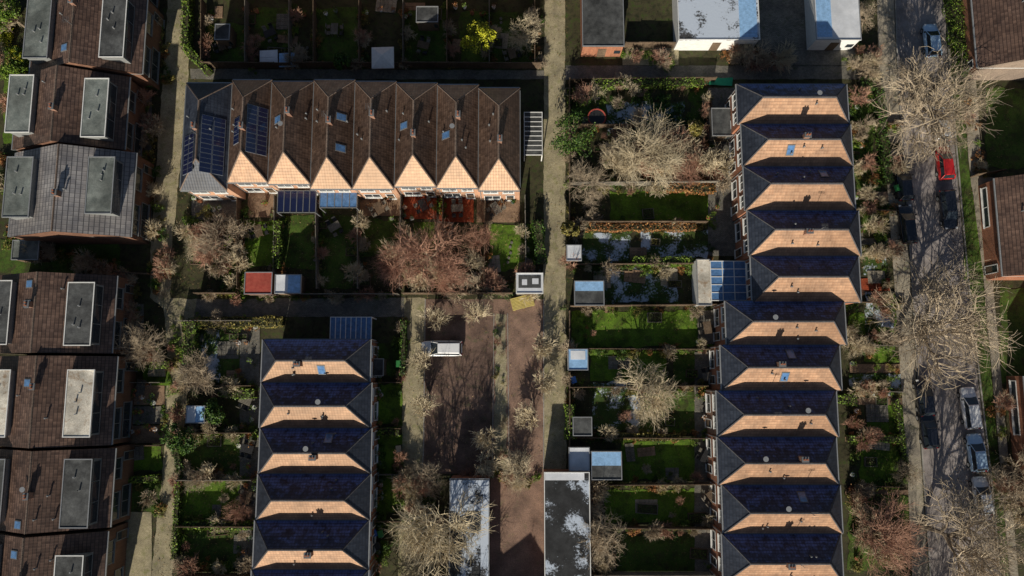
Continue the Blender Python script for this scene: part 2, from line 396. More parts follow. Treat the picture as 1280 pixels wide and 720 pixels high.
        if k=='dorm':
            _,a0,a1,d0,d1,s,mt,zt,rim=ft
            y0,y1=sorted((s*d0,s*d1)); q.box(a0,y0,zat(d1)-.05,a1,y1,hr-zt,1)
            yo0,yo1=(y0-.0,y1+.2) if s>0 else (y0-.2,y1)
            q.box(a0-.15,yo0,hr-zt,a1+.15,yo1,hr-zt+.12,0)
            for (xa,ya,xb,yb) in ((a0-.15,yo0,a1+.15,yo0+.1),(a0-.15,yo1-.1,a1+.15,yo1),(a0-.15,yo0+.1,a0-.05,yo1-.1),(a1+.05,yo0+.1,a1+.15,yo1-.1)):
                q.box(xa,ya,hr-zt+.12,xb,yb,hr-zt+.19,2)
            yy=y1 if s>0 else y0
            nwin=3; ww=(a1-a0-.3)/nwin
            for i in range(nwin):
                xa=a0+.15+i*ww
                ya,yb=sorted((yy,yy+s*.03)); q.box(xa+.05,ya,zat(d1)+.2,xa+ww-.05,yb,hr-zt-.15,3)
            for _k in range(3): 
                vx=(a0+a1)/2+rr.uniform(-1.8,1.8); vy=(y0+y1)/2+rr.uniform(-.5,.5); q.cyl(vx,vy,hr-zt+.12,hr-zt+.45,.08,n=8,m=4)
            q.obj('dormer',[mt,frame or m_white,rim,m_glass,m_alu],e)
    return e
def rowEW(houses,he,hr,inset,tile,seed):
    for i,(x0,x1,y0,y1) in enumerate(houses):
        a=P(x0,(y0+y1)/2,he);b=P(x1,(y0+y1)/2,he); t=P((x0+x1)/2,y0,he)[1]; u=P((x0+x1)/2,y1,he)[1]
        ft=[]
        if (i+seed)%3==0: ft.append(('sky',R.uniform(-2,3),1.4,1))
        if (i+seed)%5==1: ft.append(('sky',R.uniform(-3,1),1.0,-1))
        house((a[0]+b[0])/2,(t+u)/2,b[0]-a[0]-.5,t-u,he,hr,inset,0,tile,m_brickr,seed+i,True,False,(i+seed)%2,ft,hipmat=m_tileS,shade=m_tileF,ridge=m_ridged)  # hips and north slopes use tile colours with shade painted in
HE=5.5
rowEW([(922,1059,105,155),(928,1064,155,208),(931,1067,208,263),(936,1074,263,320),(940,1074,320,378)],HE,7.55,1.9,m_tileB,10)
rowEW([(908,1056,376,431),(902,1050,431,488),(897,1046,488,546),(898,1046,546,606),(904,1051,606,667),(904,1052,667,729),(904,1052,729,790)],HE,7.65,1.9,m_tileB,20)
rowEW([(328,462,424,478),(326,463,478,535),(325,463,535,592),(322,462,592,650),(318,460,650,712),(314,459,712,775)],HE,7.65,1.9,m_tileB,31)
xs=[229,287,337,390,442,494,546,598,650]
fr=[238,228,230,236,236,233,235,238]; bk=[104,100,102,100,102,104,106,110]
for i in range(8):
    x0,x1=xs[i],xs[i+1]; y0,y1=bk[i],fr[i]
    a=P(x0,170,HE);b=P(x1,170,HE);t=P(440,y0,HE)[1];u=P(440,y1,HE)[1]
    ft=[]
    Lh=t-u
    if i==0: ft=[('pv',-4.6,1.8,.35,2.3,-1,6,2),('pv',-4.6,-.2,.4,2.2,1,4,2)]
    if i==1: ft=[('pv',-3,2.4,.4,2.1,-1,5,2),('pv',-2,1,.4,1.4,1,3,1)]
    if i==3: ft=[('sky',-2,1.2,-1),('sky',1.5,1.2,-1)]
    if i==2: ft=[('sky',1,1.1,1)]
    if i in (5,6): ft=[('sky',R.uniform(-1,3),1.2,1)]
    house((a[0]+b[0])/2,(t+u)/2,Lh-.6,b[0]-a[0],HE,HE+2.3,2.6,math.pi/2,m_tileS if i==0 else m_tileA,m_brick,50+i,True,False,1,ft,hipmat=m_tileS if i==0 else m_tileB)  # hips of the brown roofs use the painted sunlit tile colour
for i in range(8):
    x0=255+i*55; a=P(x0,-60,HE);b=P(x0+55,-60,HE);t=P(440,-160,HE)[1];u=P(440,-36,HE)[1]
    house((a[0]+b[0])/2,(t+u)/2,t-u-.6,b[0]-a[0],HE,HE+2.1,2.3,math.pi/2,m_tileA,m_brickd,70+i,True,False,1,[],frame=m_framed)
for i in range(5):
    x0=490+i*56; a=P(x0,880,HE);b=P(x0+56,880,HE);t=P(600,878,HE)[1]
    house((a[0]+b[0])/2,t-5,9.5,b[0]-a[0],HE,HE+2.1,2.3,math.pi/2,m_tileA,m_brickd,170+i,True,False,1,[])
def west(x0,x1,y0,y1,tile,feat,seed,he=4.7,pitch=2.9):
    a=P(x0,(y0+y1)/2,he);b=P(x1,(y0+y1)/2,he);t=P(90,y0,he)[1];u=P(90,y1,he)[1]
    L=t-u; f=[]; hw=(b[0]-a[0])/2
    for q in feat:
        if q[0]=='d':
            _,s,mt,i0,i1,rim=q; f.append(('dorm',-L/2+i0,L/2-i1,hw*.44,hw*.84,s,mt,.75,rim))
        if q[0]=='s': f.append(('sky',q[1]*L,q[2],q[3]))
    house((a[0]+b[0])/2,(t+u)/2,L-.05,b[0]-a[0]-.6,he,he+pitch,0,math.pi/2,tile,m_brickd,seed,False,True,1,f,frame=m_framed)
E_,W_=-1,1
west(40,180,-115,-8,m_tileL,[('d',E_,m_felt,1,1,m_white),('d',W_,m_feltg,1,1,m_alu)],1)
west(40,180,-6,92,m_tileL,[('d',E_,m_felt,1.,1.6,m_white),('d',W_,m_feltg,.9,1.8,m_alu),('s',-.3,.9,1)],2)
west(18,158,95,187,m_tileL,[('d',E_,m_feltg,.8,1.4,m_white),('d',W_,m_feltg,1.3,1.,m_white)],3)
west(14,166,190,296,m_tileG,[('d',E_,m_feltg,2.2,1.4,m_alu),('d',W_,m_feltg,1.8,1.4,m_alu)],4)
west(-12,142,344,442,m_tileL,[('d',E_,m_felt,.9,1.2,m_white),('d',W_,m_felt,1,1,m_white),('s',.35,1.,1),('s',.1,1.,1)],5)
west(-14,142,445,557,m_tileL,[('d',E_,m_feltw,1.2,1.6,m_white),('d',W_,m_feltw,1.2,1.6,m_white),('s',.2,1.,1)],6)
west(-22,140,560,660,m_tileL,[('d',E_,m_felt,.6,1.0,m_alu),('d',W_,m_felt,1,1,m_alu),('s',-.4,1.1,1)],7)
west(-32,130,664,775,m_tileL,[('d',E_,m_felt,1.5,2.,m_white),('d',W_,m_felt,1,1,m_alu),('s',.3,1.1,1)],8)
def plainhouse(x0,x1,y0,y1,seed,nm='brick_house'):
    he=3.6; a=P(x0,(y0+y1)/2,he);b=P(x1,(y0+y1)/2,he);t=P(x0,y0,he)[1];u=P(x0,y1,he)[1]
    house((a[0]+b[0])/2,(t+u)/2,t-u,b[0]-a[0]-.6,he,8.0,0,math.pi/2,m_tileL,m_brickr,seed,False,True,1,[('sky',0,2.6,1),('sky',-2.2,2.8,1)],name=nm)
plainhouse(1216,1380,-90,84,90); plainhouse(1250,1400,222,345,91); plainhouse(1290,1420,470,640,92)
# ------------------------------------------------------------ flat roofed outbuildings
def garage(x0,y0,x1,y1,h,roof,wall,name='garage',covers=(),pitch=0,rim=None):
    a=P(x0,y1,h);b=P(x1,y0,h); cx,cy=(a[0]+b[0])/2,(a[1]+b[1])/2; w=(b[0]-a[0])/2; d=(b[1]-a[1])/2
    e=empty(name,(cx,cy,0)); q=MB(); q.box(-w+.08,-d+.08,0,w-.08,d-.08,h-.12,0); q.obj('walls',[wall],e)
    q=MB(); q.hexa([(-w,-d,h-.12),(w,-d,h-.12),(w,d,h-.12),(-w,d,h-.12),(-w,-d,h),(w,-d,h),(w,d,h+pitch),(-w,d,h+pitch)],0)
    t=.09
    if pitch==0:
        for xa,ya,xb,yb in ((-w,-d,w,-d+t),(-w,d-t,w,d),(-w,-d+t,-w+t,d-t),(w-t,-d+t,w,d-t)): q.box(xa,ya,h+.002,xb,yb,h+.09,1)
    q.obj('roof',[roof,rim or m_alu],e)
    for i,(fx0,fy0,fx1,fy1,mt) in enumerate(covers):
        q=MB(); q.box(-w+.1+2*(w-.1)*fx0,-d+.1+2*(d-.1)*fy0,h+.004,-w+.1+2*(w-.1)*fx1,-d+.1+2*(d-.1)*fy1,h+.03+pitch*fy1+.003*i,0); q.obj('roof_cover',[mt],e)
    q=MB(); q.box(-min(.5,w*.5),-d+.03,.05,min(.5,w*.5),-d+.08,min(2,h-.3),0); q.box(w*.6-.02,-d+.02,.9,w*.9,-d+.08,1.6,1); q.obj('door',[m_wood,m_glass],e)
    return e
garage(560,598,612,800,3.0,m_felts,m_brickr,covers=((0,.80,1,.995,m_feltS),(.8,.1,1,.8,m_feltS)))
garage(681,590,737,800,3.0,m_felts,m_brickr,rim=m_white,covers=((0,.955,.9,1.,m_snow),))
garage(728,-60,778,58,2.8,m_felt,m_brickr)
garage(848,-40,946,50,2.8,m_feltS,m_white,'flat_roof_annex',covers=((.76,.03,.98,.98,m_blue),),rim=m_white)
garage(1020,-40,1071,50,2.8,m_snow,m_white,'flat_roof_annex',covers=((.02,.03,.36,.98,m_blue),))
rd=[(305,340,341,368,m_redr,m_wood,()),(343,343,377,367,m_snow,m_wood,((.5,0,1,1,m_blue),)),(718,351,755,382,m_felt,m_woodg,((0,.6,1,1,m_blue),)),(708,306,727,326,m_snow,m_wood,()),
(710,436,735,463,m_blue,m_white,((.1,.5,.9,.95,m_snow),)),(232,507,257,529,m_blue,m_woodg,((0,.0,.5,1,m_snow),)),(711,559,737,589,m_snow,m_wood,()),(739,564,777,600,m_felt,m_woodg,((0,.5,1,1,m_blue),)),(716,521,740,545,m_felt,m_wood,()),
(14,300,50,325,m_feltg,m_wood,()),(890,135,915,170,m_felt,m_woodg,()),(463,448,480,470,m_felt,m_wood,()),(268,30,288,50,m_felt,m_wood,()),(520,8,548,28,m_felt,m_wood,())]
for i,(x0,y0,x1,y1,r_,w_,cv) in enumerate(rd): garage(x0,y0,x1,y1,2.2,r_,w_,'garden_shed',cv)
garage(645,341,679,367,2.3,m_snow,m_woodg,'garden_shed',((.06,.25,.94,.92,m_felt),(.2,.4,.4,.7,m_snow),(.6,.45,.85,.75,m_snow)),rim=m_white)
# ------------------------------------------------------------ glazed canopies / conservatories
def canopy(x0,y0,x1,y1,h,frame,glass,n=6,name='glass_veranda',m_=3):
    a=P(x0,y1,h);b=P(x1,y0,h); cx,cy=(a[0]+b[0])/2,(a[1]+b[1])/2; w=(b[0]-a[0])/2; d=(b[1]-a[1])/2
    e=empty(name,(cx,cy,0)); q=MB(); q.box(-w+.03,-d+.03,h-.04,w-.03,d-.03,h,0); q.obj('glass_roof',[glass],e)
    q=MB()
    for i in range(n+1):
        x=-w+(2*w-.08)*i/n; q.box(x,-d,h-.08,x+.08,d,h+.05,0)
    for j in range(m_+1):
        y=-d+(2*d-.08)*j/m_; q.box(-w+.001,y,h-.07,w-.001,y+.08,h+.045,0)
    for sx in (-1,1):
        for sy in (-1,1): q.box(sx*(w-.06)-.06,sy*(d-.06)-.06,0,sx*(w-.06)+.06,sy*(d-.06)+.06,h-.08,0)
    q.obj('frame',[frame],e); return e
canopy(346,238,396,266,2.7,m_lead,m_pv,6,m_=1); canopy(399,235,447,260,2.7,m_lead,m_blue2,5,m_=1)
canopy(412,396,465,425,2.8,m_white,m_blue2,8,'conservatory',1)
canopy(889,326,932,376,2.8,m_white,m_blue2,3,'conservatory',5)
garage(872,324,888,382,2.5,m_feltw,m_white,'garden_shed')
canopy(655,140,678,194,2.3,m_white,m_felt,1,'pergola',9)
e=empty('timber_stack',(*P(653,378),0),.25); q=MB()
for k in range(9): q.box(-1.3,-.7+k*.16,.25,1.3,-.7+k*.16+.12,.33,0)
for k in range(3): q.box(-1.2+k*1.1,-.7,0,-1.0+k*1.1,.72,.25,0)
q.obj('planks',[m_woody],e)
# ------------------------------------------------------------ plants
def shrubmesh(seed,n=460):
    rs=random.Random(seed); mb=MB()
    blobs=[(Vector((rs.uniform(-.7,.7),rs.uniform(-.7,.7),rs.uniform(.15,.8))),rs.uniform(.18,.48)) for _ in range(11)]
    for _ in range(n):
        c,r=rs.choice(blobs); d=Vector((rs.gauss(0,1),rs.gauss(0,1),rs.gauss(0,1)+.3)).normalized()
        mb.leaf(c+d*r*rs.uniform(.6,1.2),rs.uniform(.05,.13),d)
    for k in range(6): mb.tube((0,0,0),blobs[k][0],.03,.015,3,1)
    return mb.mesh('shrub',[L_mid,m_bark],False)
SH=[shrubmesh(s) for s in range(8)]
def grow(mb,rs,p,d,L,r,lv,maxlv,nk,up,m0=0,twm=1,spread=.9,rmin=.011):
    segs=3 if lv<2 else 2; pts=[p.copy()]; dirs=[d.copy()]
    for i in range(segs):
        d=(d+Vector((rs.gauss(0,.2),rs.gauss(0,.2),rs.gauss(0,.14)+up*.12))).normalized()
        q=p+d*(L/segs); ra=r*(1-.55*i/segs); rb=r*(1-.55*(i+1)/segs)
        mb.tube(p,q,ra,rb,6 if lv==0 else (4 if lv==1 else 3),m0 if lv<2 else twm)
        p=q; pts.append(p.copy()); dirs.append(d.copy())
    if lv>=maxlv: return
    ph=rs.uniform(0,6.283)
    for k in range(nk[lv]):
        t=rs.uniform(.35,1) if lv>0 else rs.uniform(.7,1.0)
        i=min(segs-1,int(t*segs)); f=t*segs-i; s=pts[i].lerp(pts[i+1],f); dd=dirs[i+1]
        a=ph+6.283*k/nk[lv]+rs.gauss(0,.3) if lv==0 else rs.uniform(0,6.283)
        o=dd.orthogonal().normalized(); o=Matrix.Rotation(a,3,dd)@o
        sp=spread*(rs.uniform(.75,1.2) if lv==0 else rs.uniform(.5,1.2))
        nd=(dd+o*sp).normalized()
        grow(mb,rs,s,nd,L*(rs.uniform(.62,.85)*1.6 if lv==0 else rs.uniform(.5,.85)),max(r*.5,rmin),lv+1,maxlv,nk,up,m0,twm,spread,rmin)
def baretree(seed,trunk=2.2,r=.2,nk=(9,7,6,4),up=.5,spread=1.1,rmin=.016):
    rs=random.Random(seed); mb=MB()
    grow(mb,rs,Vector((0,0,0)),Vector((0,0,1)),trunk,r,0,len(nk),nk,up,0,1,spread,rmin)
    n=len(mb.v); cx=sum(v[0] for v in mb.v)/n; cy=sum(v[1] for v in mb.v)/n
    ds=sorted(math.hypot(v[0]-cx,v[1]-cy) for v in mb.v)
    return mb.mesh('bare_tree',[m_bark,m_twig],False),ds[int(n*.90)],cx,cy
BT=[baretree(s) for s in (3,5,8,14)]
BB=[baretree(s,.5,.05,(12,6,6),.5,.8,.012) for s in (11,12,13)]
def tree(px,py,rad,tw=None,k=None,h=4.5,name='bare_tree'):
    me,r0,cx,cy=BT[(k if k is not None else R.randrange(4))]
    s=rad*.0926*.93/r0; x,y=P(px,py,h*s*r0/4*.8); a=R.random()*6.28
    x-=s*(cx*math.cos(a)-cy*math.sin(a)); y-=s*(cx*math.sin(a)+cy*math.cos(a))
    inst(me,name,(x,y,0),a,(s,s,s*R.uniform(.75,.95)),mat_=[m_bark,tw or m_twig])
def bush(px,py,rad,tw=None):
    me,r0,_,_=R.choice(BB); s=rad*.0926/r0; x,y=P(px,py,.8)
    inst(me,'bare_shrub',(x,y,0),R.random()*6.28,(s,s,s*R.uniform(.7,1.)),mat_=[m_bark,tw or m_twig])
def shrub(px,py,rad,lm=None,hs=1.):
    x,y=P(px,py,.6); s=rad*.0926
    inst(R.choice(SH),'shrub',(x,y,0),R.random()*6.28,(s*R.uniform(.8,1.3),s*R.uniform(.8,1.3),s*hs*R.uniform(.7,1.1)),mat_=[lm or R.choice([L_dark,L_dark,L_mid,L_olive]),m_bark])
def leafytree(px,py,rad,lm,h=4.):
    rs=random.Random(px); mb=MB(); r=rad*.0926; 
    mb.tube((0,0,0),(0.1,0,h*.55),.16,.1,7,1)
    for k in range(26):
        a=rs.uniform(0,6.28); q=r*math.sqrt(rs.random())*.85; z=h*(.45+.55*(1-(q/r)**2)*rs.uniform(.6,1))
        c=Vector((q*math.cos(a),q*math.sin(a),z)); mb.tube((.08,0,h*.35),c,.05,.02,3,1)
        cr=r*rs.uniform(.2,.34)
        for j in range(90):
            d=Vector((rs.gauss(0,1),rs.gauss(0,1),rs.gauss(0,1))).normalized(); mb.leaf(c+d*cr*rs.uniform(.5,1.1),rs.uniform(.08,.15),d)
    x,y=P(px,py,h*.6); mb.obj('evergreen_tree',[lm,m_bark],None,(x,y,0),0,False)
def hedge(x0,y0,x1,y1,wid=.8,h=1.5,lm=None):
    A=Vector(P(x0,y0,h*.7));B=Vector(P(x1,y1,h*.7)); L=(B-A).length; ang=math.atan2(B.y-A.y,B.x-A.x)
    mb=MB(); n=int(L*(wid+2*h)*42)
    mb.box(.1,-wid*.36,0,L-.1,wid*.36,h*.86,1)
    for _ in range(n):
        x=R.uniform(0,L); t=R.uniform(0,wid+2*h); bul=1+.22*math.sin(x*1.7+x0)+R.uniform(-.12,.12)
        if t<h: c=(x,-wid/2*bul,t); nn=(0,-1,.2)
        elif t<h+wid: c=(x,-wid/2+t-h,h*(.95+.08*math.sin(x*2.3)+R.uniform(-.07,.07))); nn=(0,0,1)
        else: c=(x,wid/2*bul,t-h-wid); nn=(0,1,.2)
        mb.leaf(c,R.uniform(.07,.14),nn)
    mb.obj('hedge',[lm or L_dark,m_ground],None,(A.x,A.y,0),ang,False)
def fence(x0,y0,x1,y1,h=1.6,m=None):
    A=Vector(P(x0,y0));B=Vector(P(x1,y1)); L=(B-A).length; ang=math.atan2(B.y-A.y,B.x-A.x)
    n=max(1,round(L/1.8)); s=L/n; mb=MB()
    for i in range(n+1): mb.box(i*s-.05,-.05,0,i*s+.05,.05,h+.1,0)
    for i in range(n):
        dz=R.uniform(-.05,.05)
        nb=10; bw=(s-.1)/nb
        for j in range(nb):
            xx=i*s+.05+j*bw; off=.012 if j%2 else -.012
            mb.box(xx,-.012+off,.05,xx+bw*.99,.012+off,h-.05+dz,0)
        mb.box(i*s+.05,-.04,h-.05+dz,(i+1)*s-.05,.04,h+dz,0)
    mb.obj('garden_fence',[m or R.choice([m_wood,m_woodg,m_wood])],None,(A.x,A.y,0),ang,False)
tree(1186,128,66,m_twig,0,6); tree(1202,400,76,m_twig,1,6); tree(1240,690,64,m_twig,2,6); tree(1140,108,32,m_twig,3,5)
tree(545,668,50,m_twigp,2,4); tree(1110,668,42,m_twigr,0,4); tree(545,318,44,m_twigr,1,3.5); tree(500,332,32,m_twigr,2,3); tree(560,345,24,m_twigr,3,3)
tree(815,192,44,m_twigp,0,3.5); tree(775,205,26,m_twigp,3,3); tree(735,232,28,m_twig,1,3); tree(812,492,36,m_twigp,2,3)
tree(252,466,24,m_twig,3,3); tree(280,295,30,m_twig,1,3); tree(250,310,20,m_twigp,2,3); tree(655,46,22,m_twigp,2,3); tree(745,670,30,m_twig,0,3)
tree(1060,425,20,m_twigp,1,3); tree(645,585,22,m_twigp,2,3); tree(182,436,28,m_twig,0,3.5); tree(1270,600,32,m_twig,1,4)
tree(1075,20,18,m_twig,2,3); tree(535,600,22,m_twig,1,3); tree(1130,590,16,m_twig,0,3); tree(245,600,16,m_twig,2,3); tree(1225,30,18,m_twig,0,3)
tree(858,215,20,m_twigr,3,3); tree(600,300,18,m_twigr,3,3); tree(300,640,15,m_twigr,0,3)
for i,(x,y,r) in enumerate(((560,800,50),(1180,860,60),(520,760,36))): tree(x,y,r,m_twig,i%3,5)
for p in ((537,400),(597,400),(670,430),(535,455),(535,515),(668,520),(609,538),(672,480),(600,575)): bush(p[0],p[1],14,m_twigp)
leafytree(600,50,24,L_yel); leafytree(718,168,30,L_dark,5); leafytree(12,20,24,L_mid,5); leafytree(268,515,16,L_dark,3)
leafytree(225,548,22,L_dark,4); leafytree(712,288,12,L_olive,3); leafytree(15,90,18,L_mid,3); leafytree(428,76,12,L_dark,3); leafytree(868,160,12,L_olive,3)
# ------------------------------------------------------------ lawns & patios
LW=[(762,240,884,277,0),(758,128,855,170,2),(728,292,788,330,2),(788,318,870,334,0),(800,288,885,322,2),(752,336,846,378,2),(714,388,902,434,0),(738,438,832,478,0),(842,440,895,478,1),
(742,478,800,538,2),(800,490,880,540,1),(778,550,896,600,0),(755,612,886,652,0),(770,668,898,716,1),(306,276,344,334,0),(352,270,396,335,1),(402,270,450,360,1),(455,275,500,320,1),(515,278,550,318,0),(612,280,668,338,0),
(226,602,318,650,0),(232,540,312,596,1),(250,404,275,478,2),(275,404,318,478,1),(232,660,310,712,1),(260,30,308,80,1),(318,10,362,60,1),(398,10,448,84,1),(505,10,560,80,1),(575,15,670,84,1),
(166,558,203,589,0),(178,458,214,484,0),(160,596,200,640,1),(1062,392,1120,418,0),(1078,312,1108,345,2),(1082,366,1118,410,2),(1062,468,1130,494,2),(1075,555,1135,606,0),(1078,424,1120,452,0),(1065,130,1092,200,1),(1068,205,1100,290,1),(1060,620,1135,712,1),
(1206,238,1238,350,0),(1232,110,1290,210,1),(1250,360,1290,480,1),(466,430,505,470,1),(468,480,503,530,0),(468,545,503,640,0),(0,298,150,342,1),(5,60,38,180,0),(715,110,756,160,1),(862,110,918,170,1),(1085,505,1134,545,0)]
for i,(x0,y0,x1,y1,k) in enumerate(LW): rect('lawn',x0,y0,x1,y1,.024+.0007*i,(m_lawn,m_lawnd,m_lawns)[k],.2)
PT=[(505,238,546,274,m_patior),(549,240,592,278,m_patior),(596,240,650,278,m_patiob),(310,240,345,272,m_patiob),(450,240,502,270,m_patiob),(150,482,206,506,m_patiob),(150,508,206,530,m_patio),(150,532,206,554,m_patiob),
(140,640,190,790,m_path),(146,380,180,450,m_patio),(885,110,925,320,m_patio),(872,388,905,430,m_patio),(868,440,902,790,m_patio),(1075,348,1112,364,m_patior),(1062,298,1118,312,m_patio),(1062,455,1132,466,m_patiob),(1056,498,1132,506,m_patiob),(1056,612,1136,618,m_patiob),(1056,546,1132,552,m_patiob),
(240,250,300,276,m_patio),(300,400,325,790,m_patio),(170,100,190,300,m_patio),(1062,240,1116,250,m_patiob),(1208,222,1250,234,m_walk),(778,60,848,82,m_path),(950,60,1090,82,m_patio),(946,-40,1018,60,m_patio)]
for i,(x0,y0,x1,y1,m) in enumerate(PT): rect('patio',x0,y0,x1,y1,.065+.0007*i,m,.03)
# small garden beds, slab groups and stepping stones
zones=[(715,110,880,715,40),(245,275,665,355,20),(228,405,300,715,18),(260,10,665,80,16),(1064,110,1122,700,18),(150,400,200,640,6)]
zi=0
for x0,y0,x1,y1,n in zones:
    for _ in range(n):
        px,py=R.uniform(x0,x1),R.uniform(y0,y1); k=R.random(); x,y=P(px,py); zi+=1
        if k<.4:
            q=MB(); a,b=R.uniform(.5,1.2),R.uniform(.35,.7)
            q.box(-a,-b,0,a,-b+.06,.3,0);q.box(-a,b-.06,0,a,b,.3,0);q.box(-a,-b+.06,0,-a+.06,b-.06,.3,0);q.box(a-.06,-b+.06,0,a,b-.06,.3,0);q.box(-a+.06,-b+.06,.02,a-.06,b-.06,.22,1)
            for _k in range(60): q.leaf((R.uniform(-a,a)*.85,R.uniform(-b,b)*.8,.25+R.random()*.2),.08,None,2)
            q.obj('raised_bed',[R.choice([m_wood,m_woodg]),m_ground,R.choice([L_mid,L_olive,L_dark])],None,(x,y,0),R.uniform(-.1,.1),False)
        elif k<.8:
            q=MB(); nx,ny=R.randint(2,5),R.randint(2,4)
            for i in range(nx):
                for j in range(ny): q.box(i*.5,j*.5,0,i*.5+.47,j*.5+.47,.105+zi*.0004+R.random()*.004,0)
            q.obj('paving_slabs',[R.choice([m_patio,m_patiob,m_walk])],None,(x,y,0),R.choice([0,.1,-.1,1.57]),False)
        else:
            q=MB(); dx,dy=(.62,.1) if R.random()<.5 else (.1,.62)
            for i in range(R.randint(3,6)): q.cyl(i*dx+R.gauss(0,.05),i*dy+R.gauss(0,.05),0,.11+zi*.0004,.17,n=8)
            q.obj('stepping_stones',[m_patio],None,(x,y,0),0,False)
# ------------------------------------------------------------ fences
for y in (104,160,233,280,332,384,436,484,546,604,656,714):
    fence(712,y,R.choice((880,892,898)),y+R.uniform(-2,2),R.choice((1.3,1.6,1.8)) if y not in(436,) else 1.)
fence(711,104,711,300,1.5); fence(711,466,711,556,1.5); fence(711,390,711,434,1.3)
for x in (302,348,398,450,503,555,607,656): fence(x,248,x+R.uniform(-2,2),362,1.5)
fence(250,368,300,368,1.6); fence(380,369,500,369,1.6); fence(505,368,640,368,1.6)
for x in (258,312,366,396,452,506,560,612,668): fence(x,6,x,84,1.6)
for x0,x1 in ((260,366),(370,500),(505,676)): fence(x0,85,x1,86,1.7)
for y in (402,482,540,598,655,716): fence(228,y,320,y,1.6)
for y in (478,535,592,650): fence(466,y,502,y,1.1)
for y in (155,208,263,378,431,488,546,606,667): fence(1064,y,1128,y+2,.7)
fence(152,478,206,478,1.2); fence(150,556,206,556,1.2); fence(1212,222,1246,216,1.5)
for y in (95,300,342): fence(150,y,192,y+2,1.5)
fence(780,60,848,60,1.5)
sheet('tarpaulin',[(818,98),(916,98),(914,108),(820,104)],.14,m_green,.05)
# ------------------------------------------------------------ hedges
for a in ((234,-10,232,60,.9,1.6,L_mid),(232,60,260,90,.8,1.5,L_mid),(672,276,676,330,1.2,1.6),(348,276,346,336,.8,1.6,L_mid),(240,402,236,455,1.5,1.7,L_mid),(712,505,713,550,1.,1.5,L_mid),
 (245,404,354,402,1.1,1.3,L_olive),(1190,-20,1206,96,1.5,1.6,L_mid),(1098,110,1110,230,1.0,1.3),(1075,105,1094,106,1.2,1.3),(716,284,870,284,.8,1.2,L_rust),(170,458,214,456,.8,1.2,L_mid),(160,600,200,598,.7,1.,L_mid),(182,0,188,110,.9,1.4),
 (790,326,868,326,.9,1.2,L_mid),(1060,548,1128,549,.8,1.1,L_mid),(1040,498,1070,500,1.1,1.1,L_mid),(505,400,503,470,.6,1.2),(230,656,318,657,.8,1.3,L_mid),(274,490,320,492,1.1,1.3,L_mid),(760,545,850,547,.7,1.1,L_olive),(830,232,895,236,1.1,1.3,L_rust),
 (212,540,228,590,.8,1.2),(223,600,218,700,.6,1.1,L_mid),(740,104,880,103,.9,1.3,L_mid),(470,540,500,541,.8,1.1,L_mid),(1120,500,1134,600,.6,1.0,L_mid)): hedge(*a)
# ------------------------------------------------------------ scattered planting along boundaries
def band(x0,y0,x1,y1,n,rad=(5,10),lm=None,tw=.25,jit=5):
    n=int(n*1.45)
    for _ in range(n):
        t=R.random(); x=x0+(x1-x0)*t+R.uniform(-jit,jit); y=y0+(y1-y0)*t+R.uniform(-jit,jit); r=R.uniform(*rad)
        if R.random()<tw*.8: bush(x,y,r*1.4,R.choice([m_twig,m_twigr,m_twigp]))
        else: shrub(x,y,r,R.choice(lm) if lm else None)
MX=[L_dark,L_dark,L_mid,L_mid,L_mid,L_olive,L_olive,L_rust]
for y in (108,162,232,280,334,386,438,486,548,606,658): band(716,y,885,y,18,(3,8),MX,.25,7)
for x in (302,348,398,450,503,555,607,656): band(x,262,x,362,11,(3,8),MX,.3,6)
band(246,280,300,360,40,(5,11),[L_mid,L_olive,L_mid,L_dark],.3,16)
band(505,350,640,362,30,(4,9),MX); band(455,300,610,350,26,(5,9),MX,.4,16)
band(765,190,890,200,44,(6,12),[L_olive,L_rust,L_mid,L_mid],.45,22); band(850,180,895,232,16,(5,9),[L_rust,L_rust,L_olive],.5,10)
for x in (258,312,366,396,452,506,560,612,668): band(x,8,x,82,9,(4,8),MX)
for y in (404,482,540,598,655,712): band(228,y,318,y,14,(4,8),MX,.25,7)
band(174,100,200,372,46,(4,9),MX,.35,9); band(152,345,190,450,24,(4,9),MX,.3,9); band(186,0,206,95,20,(4,9),MX,.2,6)
band(168,596,200,640,10,(4,7),MX); band(215,400,228,720,24,(3,8),[L_mid,L_mid,L_dark,L_olive],.3,4); band(208,450,200,560,8,(3,5),MX,.3,3)
band(465,425,480,720,26,(4,8),[L_dark,L_mid],.15,6); band(495,425,497,640,14,(4,7),[L_dark,L_mid],.2,4); band(505,390,500,600,8,(3,5),MX)
for y in (155,208,263,312,378,431,488,546,606,667): band(1066,y,1124,y,9,(4,8),MX,.3,4)
band(1064,110,1100,290,26,(4,9),MX,.3,10); band(1066,300,1075,720,16,(4,7),MX,.3,4); band(1066,620,1130,700,14,(4,9),MX,.4,14)
band(1085,380,1110,500,10,(4,8),MX,.3,12); band(1214,120,1230,220,10,(4,9),MX,.3,6); band(1244,480,1270,660,14,(5,9),MX,.4,8)
band(0,300,150,338,34,(5,9),MX,.3,6); band(2,10,36,180,44,(5,10),[L_mid,L_dark,L_olive,L_yel],.2,14); band(0,190,10,300,8,(5,9),MX)
band(500,590,560,700,26,(4,9),[L_olive,L_dark,L_rust],.5,12); band(505,640,560,720,10,(5,9),[L_dark],.5,8); band(735,600,760,720,22,(5,9),MX,.5,8)
band(715,115,900,150,28,(5,9),[L_dark,L_mid,L_dark],.2,14); band(900,66,975,74,16,(5,10),[L_olive,L_rust,L_rust],.5,5); band(785,66,845,78,10,(5,9),MX,.3,6)
band(1075,60,1092,80,8,(4,8),MX); band(712,106,714,300,10,(3,6),MX,.2,2); band(712,470,714,560,8,(3,6),MX,.2,2)
